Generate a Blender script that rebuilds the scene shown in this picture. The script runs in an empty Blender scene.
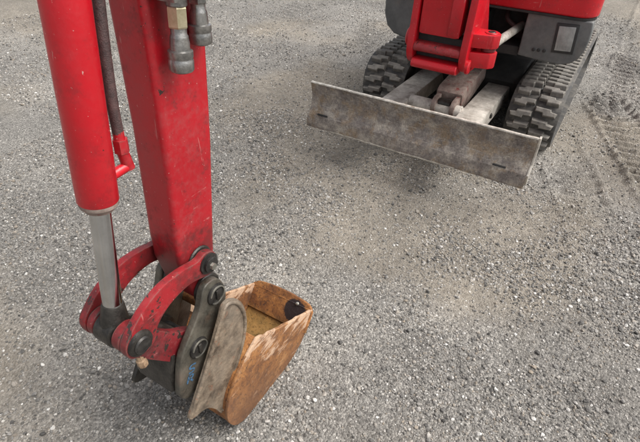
import bpy, bmesh, math, random
import numpy as np
from mathutils import Vector, Matrix

random.seed(7)
rng = np.random.default_rng(11)
scene = bpy.context.scene
col = scene.collection
# world axes: x = forward of the excavator (towards the photographer), y = its left side, z = up; metres

# ------------------------------------------------------------------ camera
PSI, PITCH, ROLL = math.radians(30.584), math.radians(37.925), math.radians(1.267)
cam_d = bpy.data.cameras.new('camera')
cam = bpy.data.objects.new('camera', cam_d)
col.objects.link(cam)
cam_d.sensor_width = 36.0
cam_d.lens = 36.0 * 480.67 / 640.0
cam_d.clip_start, cam_d.clip_end = 0.05, 2000
x0 = Vector((-math.sin(PSI), math.cos(PSI), 0))
fh = Vector((-math.cos(PSI), -math.sin(PSI), 0))
fwd = fh * math.cos(PITCH) - Vector((0, 0, 1)) * math.sin(PITCH)
y0 = -(fh * math.sin(PITCH) + Vector((0, 0, 1)) * math.cos(PITCH))
ex = x0 * math.cos(ROLL) - y0 * math.sin(ROLL)
ey = x0 * math.sin(ROLL) + y0 * math.cos(ROLL)
mw = Matrix((ex, -ey, -fwd)).transposed().to_4x4()
mw.translation = Vector((2.347, 0.818, 1.6))
cam.matrix_world = mw
scene.camera = cam

# ------------------------------------------------------------------ sky, sun, exposure
SUN_AZ = Vector((-0.34, 0.94, 0)).normalized()       # horizontal direction towards the sun
SUN_EL = math.radians(57)
world = bpy.data.worlds.new('World')
scene.world = world
world.use_nodes = True
wn = world.node_tree
bg = wn.nodes['Background']
sky = wn.nodes.new('ShaderNodeTexSky')
sky.sky_type = 'NISHITA'
sky.sun_disc = False
sky.sun_elevation = SUN_EL
sky.sun_rotation = math.atan2(SUN_AZ.x, SUN_AZ.y)
sky.air_density = 1.0
sky.dust_density = 4.0
hs = wn.nodes.new('ShaderNodeHueSaturation')
hs.inputs['Saturation'].default_value = 0.22          # thin even cloud: nearly neutral sky light
wn.links.new(sky.outputs[0], hs.inputs['Color'])
wn.links.new(hs.outputs[0], bg.inputs['Color'])
bg.inputs['Strength'].default_value = 0.12
sun_d = bpy.data.lights.new('sun', 'SUN')
sun_d.energy = 1.9
sun_d.angle = math.radians(48)
sun_d.color = (1.0, 0.965, 0.92)
sun = bpy.data.objects.new('sun', sun_d)
col.objects.link(sun)
sdir = SUN_AZ * math.cos(SUN_EL) + Vector((0, 0, math.sin(SUN_EL)))
sun.rotation_euler = (-sdir).to_track_quat('-Z', 'Y').to_euler()
sun.location = sdir * 20
vs = scene.view_settings
vs.view_transform = 'Standard'
vs.look = 'None'
vs.exposure = 0.92
scene.cycles.max_bounces = 6
scene.cycles.diffuse_bounces = 3
scene.cycles.glossy_bounces = 3
vs.gamma = 1.0

# ------------------------------------------------------------------ material helpers
class NT:
    def __init__(s, name):
        s.m = bpy.data.materials.new(name)
        s.m.use_nodes = True
        s.t = s.m.node_tree
        s.b = s.t.nodes['Principled BSDF']
        tc = s.t.nodes.new('ShaderNodeTexCoord')
        s.co = tc.outputs['Object']
    def n(s, typ, **kw):
        nd = s.t.nodes.new(typ)
        for k, v in kw.items():
            setattr(nd, k, v)
        return nd
    def put(s, sock, v):
        if hasattr(v, 'is_linked') or isinstance(v, bpy.types.NodeSocket):
            s.t.links.new(v, sock)
        else:
            if isinstance(v, tuple) and len(v) == 3 and sock.type == 'RGBA':
                v = (*v, 1)
            sock.default_value = v
    def noise(s, scale, detail=4, rough=0.55, stretch=None, dist=0.0, off=None):
        v = s.co
        if stretch or off:
            mp = s.n('ShaderNodeMapping')
            s.put(mp.inputs['Vector'], v)
            if stretch: mp.inputs['Scale'].default_value = stretch
            if off: mp.inputs['Location'].default_value = off
            v = mp.outputs[0]
        nd = s.n('ShaderNodeTexNoise')
        s.put(nd.inputs['Vector'], v)
        nd.inputs['Scale'].default_value = scale
        nd.inputs['Detail'].default_value = detail
        nd.inputs['Roughness'].default_value = rough
        nd.inputs['Distortion'].default_value = dist
        return nd.outputs['Fac']
    def ramp(s, fac, stops, interp='LINEAR'):
        r = s.n('ShaderNodeValToRGB')
        r.color_ramp.interpolation = interp
        el = r.color_ramp.elements
        while len(el) < len(stops): el.new(0.5)
        for e, (p, c) in zip(el, stops):
            e.position = p
            e.color = (*c, 1) if isinstance(c, tuple) else (c, c, c, 1)
        s.put(r.inputs[0], fac)
        return r.outputs[0]
    def mix(s, fac, a, b, mode='MIX'):
        m = s.n('ShaderNodeMix', data_type='RGBA', blend_type=mode)
        s.put(m.inputs[0], fac); s.put(m.inputs[6], a); s.put(m.inputs[7], b)
        return m.outputs[2]
    def math(s, op, a, b=0.0, clamp=False):
        m = s.n('ShaderNodeMath', operation=op, use_clamp=clamp)
        s.put(m.inputs[0], a); s.put(m.inputs[1], b)
        return m.outputs[0]
    def step(s, v, lo, hi):
        m = s.n('ShaderNodeMapRange', interpolation_type='SMOOTHSTEP')
        s.put(m.inputs[0], v)
        m.inputs[1].default_value = lo; m.inputs[2].default_value = hi
        return m.outputs[0]
    def bump(s, h, strength, dist):
        b = s.n('ShaderNodeBump')
        b.inputs['Strength'].default_value = strength
        b.inputs['Distance'].default_value = dist
        s.put(b.inputs['Height'], h)
        s.put(s.b.inputs['Normal'], b.outputs[0])
    def edge(s, radius=0.004, lo=0.02, hi=0.20):
        bv = s.n('ShaderNodeBevel'); bv.samples = 4; bv.inputs['Radius'].default_value = radius
        ge = s.n('ShaderNodeNewGeometry')
        dt = s.n('ShaderNodeVectorMath', operation='DOT_PRODUCT')
        s.put(dt.inputs[0], bv.outputs[0]); s.put(dt.inputs[1], ge.outputs['Normal'])
        return s.step(s.math('SUBTRACT', 1.0, dt.outputs['Value']), lo, hi)
    def sep(s):
        x = s.n('ShaderNodeSeparateXYZ')
        s.put(x.inputs[0], s.co)
        return x.outputs
    def done(s, colr, rough=0.5, metal=0.0, spec=None):
        s.put(s.b.inputs['Base Color'], colr)
        s.put(s.b.inputs['Roughness'], rough)
        s.put(s.b.inputs['Metallic'], metal)
        if spec is not None: s.b.inputs['Specular IOR Level'].default_value = spec
        return s.m

M = {}
def red_paint(name, base, dust_amt, chips, rough, wear=0.0):
    k = NT(name)
    fade = k.ramp(k.noise(3.2, 5), [(0.3, tuple(c * 0.82 for c in base)), (0.7, tuple(min(1, c * 1.12) for c in base))])
    d = k.step(k.math('ADD', k.math('MULTIPLY', k.noise(5, 8, 0.75), 0.6), k.math('MULTIPLY', k.noise(70, 5, 0.7), 0.4)), 0.46, 0.66)
    c = k.mix(k.math('MULTIPLY', d, dust_amt * 0.55), fade, (0.24, 0.085, 0.08))
    # greasy finger marks and soot, fine pale scuffs across and along, pin-prick chips
    gr = k.step(k.math('ADD', k.math('MULTIPLY', k.noise(11, 8, 0.75, off=(3, 1, 2)), 0.75), k.math('MULTIPLY', k.noise(85, 4, 0.7), 0.25)), 0.51, 0.66)
    c = k.mix(k.math('MULTIPLY', gr, 0.30 + 0.45 * dust_amt), c, (0.060, 0.012, 0.012))
    sc = k.step(k.noise(55, 5, 0.65, stretch=(1, 1, 0.10), dist=0.3), 0.665, 0.70)
    s2 = k.step(k.noise(48, 5, 0.65, stretch=(0.2, 0.2, 1.2), dist=0.4, off=(2, 2, 9)), 0.675, 0.71)
    c = k.mix(k.math('MULTIPLY', k.math('ADD', sc, s2, True), 0.45), c, (0.46, 0.20, 0.18))
    pr = k.step(k.noise(170, 2, 0.5, off=(8, 3, 3)), 0.72, 0.75)
    c = k.mix(k.math('MULTIPLY', pr, 0.7), c, (0.50, 0.34, 0.30))
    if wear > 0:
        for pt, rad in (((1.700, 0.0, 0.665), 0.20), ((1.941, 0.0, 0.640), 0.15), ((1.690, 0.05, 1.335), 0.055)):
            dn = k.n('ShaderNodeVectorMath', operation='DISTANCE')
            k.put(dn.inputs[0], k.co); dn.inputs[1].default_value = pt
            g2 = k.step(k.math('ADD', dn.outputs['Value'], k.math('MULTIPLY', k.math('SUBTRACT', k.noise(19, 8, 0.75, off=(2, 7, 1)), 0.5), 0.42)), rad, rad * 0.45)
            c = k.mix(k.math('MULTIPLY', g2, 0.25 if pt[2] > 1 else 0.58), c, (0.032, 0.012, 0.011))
    chip = k.step(k.noise(34, 4, 0.62, off=(7, 2, 5)), 0.70 - chips, 0.72 - chips)
    c = k.mix(chip, c, (0.030, 0.018, 0.015))
    if wear > 0:
        em = k.math('MULTIPLY', k.edge(0.006, 0.01, 0.12), k.step(k.noise(30, 5, 0.7, off=(4, 4, 4)), 0.42, 0.58))
        c = k.mix(k.math('MULTIPLY', em, wear), c, (0.16, 0.09, 0.075))
    k.bump(k.math('ADD', k.math('ADD', k.noise(140, 3), k.math('MULTIPLY', k.noise(12, 2), 1.5)), k.math('MULTIPLY', chip, -0.8)), 0.12, 0.002)
    r = k.math('ADD', k.math('MULTIPLY', k.noise(14, 6, 0.7), 0.28), rough - 0.12)
    return k.done(c, k.math('ADD', r, k.math('MULTIPLY', k.math('MAXIMUM', d, gr), 0.18)))
M['red'] = red_paint('red_paint', (0.36, 0.006, 0.013), 0.60, 0.012, 0.36, 0.5)
M['red_bright'] = red_paint('bright_red_paint', (0.47, 0.006, 0.014), 0.14, -0.03, 0.30)
M['red_worn'] = red_paint('chipped_red_paint', (0.29, 0.010, 0.015), 0.80, 0.095, 0.42, 0.9)
M['red_grimy'] = red_paint('greasy_red_paint', (0.17, 0.012, 0.016), 0.9, 0.13, 0.45, 0.5)

def metal(name, a, b, rough=0.45, met=0.6, scale=18, bump=0.15, rust=0.0, rustcol=(0.16, 0.07, 0.03), dust=0.0):
    k = NT(name)
    c = k.ramp(k.noise(scale, 9, 0.74), [(0.36, a), (0.64, b)])
    mt = met
    if rust > 0:
        rm = k.step(k.noise(scale * 1.7, 6, 0.7, off=(5, 5, 1)), 0.70 - rust, 0.82 - rust)
        c = k.mix(rm, c, rustcol)
        mt = k.math('MULTIPLY', k.math('SUBTRACT', 1.0, rm), met)
    if dust > 0:
        dm = k.step(k.noise(scale * 0.5, 6, 0.65, off=(1, 8, 3)), 0.65 - dust, 0.95 - dust)
        c = k.mix(k.math('MULTIPLY', dm, 0.45), c, (0.22, 0.185, 0.145))
        if not isinstance(mt, float): pass
    k.bump(k.noise(scale * 7, 4, 0.6), bump, 0.003)
    r = k.math('ADD', k.math('MULTIPLY', k.noise(scale * 1.3, 4), 0.3), rough - 0.12)
    return k.done(c, r, mt)
M['greasy'] = metal('greasy_dark_steel', (0.010, 0.009, 0.008), (0.048, 0.043, 0.037), 0.34, 0.3, 22, 0.4, 0.0, dust=0.08)
M['hitch'] = metal('grey_painted_steel', (0.018, 0.017, 0.014), (0.105, 0.097, 0.076), 0.38, 0.2, 13, 0.5, 0.16, (0.05, 0.035, 0.025), dust=0.22)
M['pin'] = metal('oily_pin_steel', (0.02, 0.019, 0.018), (0.07, 0.065, 0.06), 0.35, 0.6, 40, 0.2)
M['bare'] = metal('bright_pin_steel', (0.30, 0.29, 0.25), (0.52, 0.50, 0.44), 0.32, 0.85, 40, 0.1)
M['chrome'] = metal('piston_rod_chrome', (0.46, 0.465, 0.47), (0.62, 0.625, 0.63), 0.16, 1.0, 9, 0.02)
M['zinc'] = metal('zinc_plated_steel', (0.17, 0.17, 0.165), (0.40, 0.39, 0.37), 0.32, 0.85, 40, 0.2, dust=0.1)
M['brassy'] = metal('yellow_zinc_steel', (0.38, 0.33, 0.20), (0.58, 0.52, 0.36), 0.34, 0.8, 30, 0.1, dust=0.1)
M['steelgrey'] = metal('worn_plate_steel', (0.062, 0.044, 0.030), (0.29, 0.225, 0.160), 0.5, 0.15, 17, 0.8, 0.14, (0.19, 0.085, 0.045), dust=0.25)
M['arm'] = metal('dusty_blade_arm_steel', (0.22, 0.195, 0.165), (0.58, 0.54, 0.48), 0.6, 0.05, 11, 0.5, 0.11, (0.11, 0.08, 0.06), dust=0.2)
M['block'] = metal('dusty_red_brown_steel', (0.12, 0.075, 0.062), (0.34, 0.27, 0.23), 0.6, 0.05, 15, 0.4, 0.15, (0.20, 0.035, 0.03), dust=0.2)
M['panel'] = metal('grey_body_panel', (0.075, 0.080, 0.080), (0.13, 0.135, 0.133), 0.45, 0.0, 9, 0.10, dust=0.16)
M['black'] = metal('black_recess', (0.010, 0.010, 0.010), (0.03, 0.028, 0.026), 0.7, 0.0, 12, 0.2)
M['track_frame'] = metal('muddy_track_frame', (0.03, 0.028, 0.025), (0.10, 0.09, 0.075), 0.7, 0.1, 12, 0.3, dust=0.2)
M['hose'] = metal('black_hose_rubber', (0.028, 0.018, 0.018), (0.10, 0.055, 0.052), 0.55, 0.0, 50, 0.6)
M['blue'] = metal('blue_paint_marker', (0.035, 0.06, 0.085), (0.06, 0.16, 0.30), 0.6, 0.0, 90, 0.1, dust=0.1)
M['tan'] = metal('rusty_tan_steel', (0.17, 0.10, 0.055), (0.42, 0.29, 0.18), 0.6, 0.1, 50, 0.4)
M['rim'] = metal('lamp_black_surround', (0.012, 0.012, 0.013), (0.03, 0.03, 0.03), 0.4, 0.0, 12, 0.05)

k = NT('worn_cutting_steel')        # bright scraped edge of the blade
M['edge'] = k.done(k.ramp(k.noise(45, 5, 0.7), [(0.3, (0.30, 0.27, 0.23)), (0.65, (0.66, 0.62, 0.55))]), 0.45, 0.4)

k = NT('scraped_blade_steel')       # brown-grey blade face: old dirt, ochre stains, scrapes both ways
a = k.ramp(k.noise(13, 10, 0.74), [(0.38, (0.115, 0.095, 0.083)), (0.5, (0.23, 0.198, 0.172)), (0.60, (0.37, 0.325, 0.27))])
och = k.step(k.noise(9, 10, 0.78, off=(2, 4, 1)), 0.48, 0.58)
a = k.mix(k.math('MULTIPLY', och, 0.6), a, (0.235, 0.155, 0.080))
pur = k.step(k.noise(8, 10, 0.76, off=(5, 2, 8)), 0.48, 0.58)
a = k.mix(k.math('MULTIPLY', pur, 0.40), a, (0.14, 0.115, 0.11))
lt = k.step(k.noise(42, 8, 0.75, off=(9, 1, 0)), 0.55, 0.64)
a = k.mix(k.math('MULTIPLY', lt, 0.55), a, (0.38, 0.34, 0.29))
s1 = k.step(k.noise(20, 7, 0.72, stretch=(1, 6.0, 0.9)), 0.60, 0.68)
s2 = k.step(k.noise(30, 7, 0.72, stretch=(1, 0.7, 5.0), off=(3, 3, 3)), 0.61, 0.68)
a = k.mix(k.math('MULTIPLY', k.math('ADD', s1, s2, True), 0.40), a, (0.42, 0.385, 0.335))
dk = k.step(k.noise(40, 5, 0.7, off=(6, 6, 1)), 0.62, 0.68)
a = k.mix(k.math('MULTIPLY', dk, 0.6), a, (0.045, 0.036, 0.030))
a = k.mix(1.0, a, k.ramp(k.noise(110, 6, 0.75), [(0.34, 0.62), (0.66, 1.30)]), 'MULTIPLY')
s3 = k.step(k.noise(70, 4, 0.6, stretch=(1, 0.12, 1.6), dist=0.15, off=(4, 1, 4)), 0.62, 0.66)
a = k.mix(k.math('MULTIPLY', s3, 0.45), a, (0.44, 0.41, 0.36))
k.bump(k.math('ADD', k.noise(55, 6, 0.7), k.math('MULTIPLY', lt, 0.8)), 0.6, 0.004)
M['blade'] = k.done(a, k.math('ADD', k.math('MULTIPLY', k.noise(16, 6, 0.7), 0.35), 0.42), 0.05)

def rust(name, scraped):
    k = NT(name)
    a = k.ramp(k.noise(11, 10, 0.76), [(0.34, (0.075, 0.028, 0.012)), (0.46, (0.20, 0.078, 0.024)), (0.56, (0.33, 0.14, 0.04)), (0.68, (0.46, 0.235, 0.09))])
    pit = k.step(k.noise(95, 5, 0.7, off=(1, 2, 3)), 0.56, 0.64)
    a = k.mix(k.math('MULTIPLY', pit, 0.6), a, (0.06, 0.028, 0.018))
    X = k.sep()
    if scraped == 'side':
        a = k.mix(0.22, a, (0.19, 0.10, 0.05))
        a = k.mix(k.math('MULTIPLY', k.step(k.noise(21, 7, 0.72, off=(6, 0, 2)), 0.50, 0.64), 0.55), a, (0.085, 0.042, 0.024))
        a = k.mix(k.math('MULTIPLY', k.step(k.noise(38, 6, 0.7, off=(1, 0, 7)), 0.56, 0.68), 0.35), a, (0.42, 0.27, 0.16))           # paint and rust rubbed off along the mouth of the bucket
        d = k.math('ADD', k.math('MULTIPLY', k.math('SUBTRACT', X[0], 1.25), -0.478), k.math('MULTIPLY', k.math('SUBTRACT', X[2], 0.15), 0.878))
        band = k.step(d, -0.17, -0.01)
        mp = k.n('ShaderNodeMapping'); k.put(mp.inputs['Vector'], k.co)
        mp.inputs['Rotation'].default_value = (0, math.radians(62), 0); mp.inputs['Scale'].default_value = (0.30, 1.0, 1.0)
        nn = k.n('ShaderNodeTexNoise'); k.put(nn.inputs['Vector'], mp.outputs[0]); nn.inputs['Scale'].default_value = 34; nn.inputs['Detail'].default_value = 7; nn.inputs['Roughness'].default_value = 0.68; nn.inputs['Distortion'].default_value = 0.5
        n = k.math('ADD', k.math('MULTIPLY', nn.outputs['Fac'], 0.6), k.math('MULTIPLY', k.noise(8, 4, off=(0.4, 0, 0.2)), 0.4))
        wear = k.step(k.math('ADD', n, k.math('MULTIPLY', band, 0.10)), 0.555, 0.625)
        a = k.mix(k.math('MULTIPLY', wear, 0.85), a, (0.54, 0.37, 0.25))
        em = k.math('MULTIPLY', k.edge(0.008, 0.01, 0.15), band)
        a = k.mix(k.math('MULTIPLY', em, 0.7), a, (0.50, 0.32, 0.19))
        low = k.step(d, -0.12, -0.26)
        a = k.mix(k.math('MULTIPLY', low, 0.55), a, (0.17, 0.085, 0.045))
    if scraped == 'inside':
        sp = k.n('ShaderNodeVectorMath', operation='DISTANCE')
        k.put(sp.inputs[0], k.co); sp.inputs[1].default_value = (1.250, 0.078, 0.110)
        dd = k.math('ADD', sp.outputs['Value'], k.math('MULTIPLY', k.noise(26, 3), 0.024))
        pm = k.step(dd, 0.076, 0.069)          # a rounded dark patch by the lip, its outline broken by noise
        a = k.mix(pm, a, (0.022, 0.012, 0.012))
        wet = k.step(X[2], 0.10, 0.05)
        a = k.mix(k.math('MULTIPLY', wet, 0.6), a, (0.20, 0.135, 0.035))
    k.bump(k.math('ADD', k.noise(48, 6, 0.7), k.math('MULTIPLY', pit, -0.7)), 0.75, 0.004)
    return k.done(a, k.math('ADD', k.math('MULTIPLY', k.noise(25, 4), 0.3), 0.50), 0.05)
M['rust_side'] = rust('scraped_rust', 'side')
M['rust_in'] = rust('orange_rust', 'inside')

k = NT('track_rubber')
oi = k.n('ShaderNodeObjectInfo')
va = k.n('ShaderNodeVectorMath', operation='ADD')
k.put(va.inputs[0], k.co); k.put(va.inputs[1], oi.outputs['Location'])
k.co = va.outputs[0]
a = k.ramp(k.noise(9, 4), [(0.3, (0.028, 0.027, 0.026)), (0.7, (0.06, 0.057, 0.053))])
du = k.step(k.noise(11, 7, 0.7, dist=0.4), 0.44, 0.66)
a = k.mix(k.math('MULTIPLY', du, 0.45), a, (0.20, 0.18, 0.15))
k.bump(k.noise(90, 4, 0.6), 0.3, 0.003)
M['rubber'] = k.done(a, 0.75)
k = NT('dusty_lug_rubber')
oi = k.n('ShaderNodeObjectInfo')
va = k.n('ShaderNodeVectorMath', operation='ADD')
k.put(va.inputs[0], k.co); k.put(va.inputs[1], oi.outputs['Location'])
k.co = va.outputs[0]
a = k.ramp(k.noise(22, 6, 0.65), [(0.3, (0.085, 0.080, 0.073)), (0.7, (0.23, 0.212, 0.185))])
a = k.mix(k.math('MULTIPLY', k.edge(0.007, 0.02, 0.25), 0.6), a, (0.36, 0.325, 0.275))
k.bump(k.noise(90, 4, 0.6), 0.3, 0.003)
M['lug'] = k.done(a, 0.75)

k = NT('headlamp_glass')
a = k.ramp(k.noise(30, 3), [(0.3, (0.24, 0.25, 0.245)), (0.7, (0.36, 0.37, 0.36))])
k.bump(k.noise(55, 1, stretch=(1, 3, 0.2)), 0.25, 0.004)
M['lens'] = k.done(a, 0.12, 0.25)

# ------------------------------------------------------------------ ground
def lattice(seed, n=256):
    return np.random.default_rng(seed).random((n, n))
def vnoise(x, y, scale, seed):
    T = lattice(seed); n = T.shape[0]
    X = x * scale; Y = y * scale
    xi = np.floor(X).astype(int); yi = np.floor(Y).astype(int)
    fx = X - xi; fy = Y - yi
    fx = fx * fx * (3 - 2 * fx); fy = fy * fy * (3 - 2 * fy)
    a = T[xi % n, yi % n]; b = T[(xi + 1) % n, yi % n]; c = T[xi % n, (yi + 1) % n]; d = T[(xi + 1) % n, (yi + 1) % n]
    return (a * (1 - fx) + b * fx) * (1 - fy) + (c * (1 - fx) + d * fx) * fy
def fbm(x, y, scale, seed, octv=4):
    s = 0; amp = 1; tot = 0
    for o in range(octv):
        s = s + amp * vnoise(x + 17.3 * o, y - 9.1 * o, scale * 2 ** o, seed + o); tot += amp; amp *= 0.5
    return s / tot
def sstep(v, a, b):
    t = np.clip((v - a) / (b - a), 0, 1); return t * t * (3 - 2 * t)
# old track prints: centre line start, end, half width, lug pitch, depth
PRINTS = [((-7.0, 1.12), (-1.7, 1.02), 0.17, 0.105, 0.055),
          ((-2.3, 0.80), (-0.10, 1.62), 0.16, 0.100, 0.068),
          ((-1.3, 0.62), (0.45, 1.30), 0.14, 0.100, 0.030),
          ((-5.0, -1.60), (0.9, -1.35), 0.17, 0.110, 0.013),
          ((-5.0, -2.75), (0.6, -2.45), 0.17, 0.110, 0.013),
          ((-3.2, -3.9), (1.0, -0.55), 0.15, 0.110, 0.008)]
def height(x, y):
    x = np.asarray(x, float); y = np.asarray(y, float)
    near = 1 / (1 + (np.hypot(x, y) / 30) ** 4)
    h = (fbm(x, y, 0.55, 3, 3) - 0.5) * 0.05 + (fbm(x, y, 4.5, 21, 4) - 0.5) * 0.022
    wob = (fbm(x, y, 6, 55, 3) - 0.5)
    for (p, q, hw, pitch, dep) in PRINTS:
        p = np.array(p); q = np.array(q); d = q - p; Ln = np.hypot(*d); d = d / Ln
        s = (x - p[0]) * d[0] + (y - p[1]) * d[1]
        t = -(x - p[0]) * d[1] + (y - p[1]) * d[0] + wob * 0.05
        env = sstep(s, 0, 0.3) * (1 - sstep(s, Ln - 0.3, Ln))
        keep = 0.35 + 0.65 * sstep(fbm(x, y, 2.2, 77, 3), 0.38, 0.6)
        inside = 1 - sstep(np.abs(t), hw - 0.02, hw + 0.03)
        lug = np.sin((s + np.abs(t) * 0.35 + wob * 0.05) * 2 * math.pi / pitch)
        edge = np.exp(-((np.abs(t) - hw - 0.012) / 0.018) ** 2)
        h = h + env * keep * dep * (inside * (0.55 * np.tanh(lug * 1.8) - 0.35) + 0.95 * edge * (0.6 + wob))
    # under the standing machine: flat where the tracks press, no bumps through the belts
    flat = (1 - sstep(np.abs(np.abs(y) - 0.52), 0.20, 0.34)) * sstep(x, -2.9, -2.6) * (1 - sstep(x, -0.85, -0.6))
    h = h * (1 - flat) - 0.004 * flat
    fb = (1 - sstep(np.hypot((x - 1.62) / 0.32, y / 0.22), 0.8, 1.4))
    rim = np.exp(-((np.hypot((x - 1.60) / 0.30, y / 0.215) - 1.0) / 0.16) ** 2)
    h = h * (1 - fb) + 0.002 * fb + 0.010 * rim * (0.5 + wob)
    return h * near
def dirt(x, y):
    b = fbm(x, y, 0.9, 101, 4)
    # paler brown trodden band left of the blade and beside the track
    band = 0.16 * np.exp(-((x + 0.35 - 0.12 * y) / 0.55) ** 2) * sstep(-y, 0.2, 1.0)
    side = 0.14 * np.exp(-((y - 1.15) / 0.45) ** 2) * sstep(-x, -0.6, 0.3)
    mid = 0.10 * np.exp(-((x - 0.55) / 0.35) ** 2 - ((y - 0.9) / 0.5) ** 2)
    return sstep(b + band + side + mid, 0.42, 0.66)
def axis(lo, hi, stepf, far):
    v = list(np.arange(lo, hi + 1e-6, stepf))
    d = stepf
    a = lo; pre = []
    while a > -far:
        d *= 1.13; a -= d; pre.append(a)
    d = stepf; a = hi; post = []
    while a < far:
        d *= 1.13; a += d; post.append(a)
    return np.array(pre[::-1] + v + post)
gx = axis(-3.4, 2.5, 0.0165, 600); gy = axis(-2.7, 1.9, 0.0165, 600)
GX, GY = np.meshgrid(gx, gy, indexing='ij')
GZ = height(GX, GY)
nx, ny = GX.shape
verts = np.stack([GX.ravel(), GY.ravel(), GZ.ravel()], 1)
I = np.arange(nx * ny).reshape(nx, ny)
faces = np.stack([I[:-1, :-1].ravel(), I[1:, :-1].ravel(), I[1:, 1:].ravel(), I[:-1, 1:].ravel()], 1)
gm = bpy.data.meshes.new('ground')
gm.vertices.add(len(verts)); gm.vertices.foreach_set('co', verts.ravel())
gm.loops.add(faces.size); gm.loops.foreach_set('vertex_index', faces.ravel())
gm.polygons.add(len(faces)); gm.polygons.foreach_set('loop_start', np.arange(0, faces.size, 4))
gm.polygons.foreach_set('use_smooth', np.ones(len(faces), bool))
gm.update()
at = gm.attributes.new('dirt', 'FLOAT', 'POINT')
at.data.foreach_set('value', dirt(GX, GY).ravel().astype(np.float32))
ground = bpy.data.objects.new('ground', gm)
ground['kind'] = 'structure'
ground['label'] = 'grey and brown compacted gravel yard'
col.objects.link(ground)

k = NT('gravel_ground')
an = k.n('ShaderNodeAttribute', attribute_name='dirt')
dv = an.outputs['Fac']
g1 = k.ramp(k.noise(60, 6, 0.7), [(0.30, (0.085, 0.081, 0.075)), (0.5, (0.175, 0.167, 0.155)), (0.70, (0.30, 0.288, 0.27))])
d1 = k.ramp(k.noise(38, 6, 0.7), [(0.30, (0.125, 0.108, 0.087)), (0.5, (0.205, 0.182, 0.150)), (0.72, (0.29, 0.263, 0.224))])
vo = k.n('ShaderNodeTexVoronoi'); k.put(vo.inputs['Vector'], k.co); vo.inputs['Scale'].default_value = 150
cellv = k.n('ShaderNodeSeparateColor'); k.put(cellv.inputs[0], vo.outputs['Color'])
grit = k.ramp(cellv.outputs[0], [(0.0, (0.07, 0.066, 0.062)), (0.5, (0.19, 0.183, 0.172)), (0.85, (0.30, 0.287, 0.265)), (1.0, (0.46, 0.445, 0.415))])
v2 = k.n('ShaderNodeTexVoronoi'); k.put(v2.inputs['Vector'], k.co); v2.inputs['Scale'].default_value = 62; v2.inputs['Randomness'].default_value = 1.0
c2 = k.n('ShaderNodeSeparateColor'); k.put(c2.inputs[0], v2.outputs['Color'])
emb = k.math('MULTIPLY', k.step(c2.outputs[1], 0.58, 0.62), k.step(v2.outputs['Distance'], 0.42, 0.30))
base = k.mix(dv, g1, d1)
base = k.mix(k.math('SUBTRACT', 0.62, k.math('MULTIPLY', dv, 0.38)), base, grit)
base = k.mix(emb, base, k.ramp(c2.outputs[0], [(0.0, (0.10, 0.095, 0.088)), (0.6, (0.25, 0.238, 0.22)), (1.0, (0.48, 0.46, 0.43))]))
big = k.ramp(k.noise(1.3, 6, 0.65), [(0.30, (0.76, 0.745, 0.725)), (0.48, (1.0, 0.985, 0.96)), (0.66, (1.28, 1.25, 1.20))])
base = k.mix(1.0, base, big, 'MULTIPLY')
hgt = k.math('ADD', k.math('ADD', k.math('MULTIPLY', vo.outputs['Distance'], -0.9), k.noise(90, 5, 0.7)), k.math('MULTIPLY', emb, 1.1))
k.bump(hgt, 0.9, 0.006)
gm.materials.append(k.done(base, 0.92, 0.0, 0.3))

# loose gravel: tens of thousands of small stones, one body of stuff
k = NT('gravel_stone')
oi = k.n('ShaderNodeObjectInfo')
a = k.ramp(oi.outputs['Random'], [(0.0, (0.075, 0.071, 0.066)), (0.30, (0.165, 0.157, 0.145)), (0.58, (0.26, 0.247, 0.228)), (0.74, (0.25, 0.212, 0.168)), (0.90, (0.36, 0.342, 0.315)), (0.95, (0.48, 0.46, 0.43)), (1.0, (0.62, 0.60, 0.56))])
k.co = k.n('ShaderNodeTexCoord').outputs['Object']
a = k.mix(1.0, a, k.ramp(k.noise(1.5, 3), [(0.3, 0.75), (0.7, 1.15)]), 'MULTIPLY')
M['stone'] = k.done(a, 0.85, 0.0, 0.35)
rocks = bpy.data.collections.new('gravel_shapes')
for i in range(9):
    bm = bmesh.new()
    bmesh.ops.create_icosphere(bm, subdivisions=1, radius=1.0)
    sq = (1.0, random.uniform(0.6, 0.95), random.uniform(0.45, 0.75))
    planes = [(Vector((random.gauss(0, 1), random.gauss(0, 1), random.gauss(0, 1))).normalized(), random.uniform(0.45, 0.8)) for _ in range(5)]
    for v in bm.verts:
        v.co *= random.uniform(0.82, 1.12)
        for nrm, dd in planes:
            e = v.co.dot(nrm) - dd
            if e > 0: v.co -= nrm * e
        v.co = Vector((v.co.x * sq[0], v.co.y * sq[1], v.co.z * sq[2]))
    me = bpy.data.meshes.new('gravel_shape'); bm.to_mesh(me); bm.free()
    me.materials.append(M['stone'])
    rocks.objects.link(bpy.data.objects.new('gravel_shape', me))
def scatter(n, xr, yr, smed, ssig, smax, seed, thin):
    r = np.random.default_rng(seed)
    x = r.uniform(*xr, n); y = r.uniform(*yr, n)
    # keep what the photographer's side of the yard shows: a wedge in front of the lens
    rx, ry = x - 2.347, y - 0.818
    fo = rx * fh.x + ry * fh.y; si = rx * x0.x + ry * x0.y
    keep = (fo > 0.15) & (np.abs(si) < 0.80 * fo + 0.75) & (fo < 7.5)
    loose = fbm(x, y, 2.6, 301, 4) * 0.75 + fbm(x, y, 9, 311, 3) * 0.25
    pk = 0.16 + 0.84 * sstep(loose - 0.16 * dirt(x, y), 0.28, 0.56)
    keep &= r.random(n) < pk * (1 - thin * sstep(fo, 2.5, 7))
    keep &= ~((np.abs(np.abs(y) - 0.52) < 0.16) & (x < -0.85) & (x > -2.6))
    keep &= ~((x > 1.36) & (x < 1.74) & (np.abs(y) < 0.142))
    x, y = x[keep], y[keep]
    s = np.minimum(smed * np.exp(r.normal(0, ssig, len(x))), smax)
    return x, y, s
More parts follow.
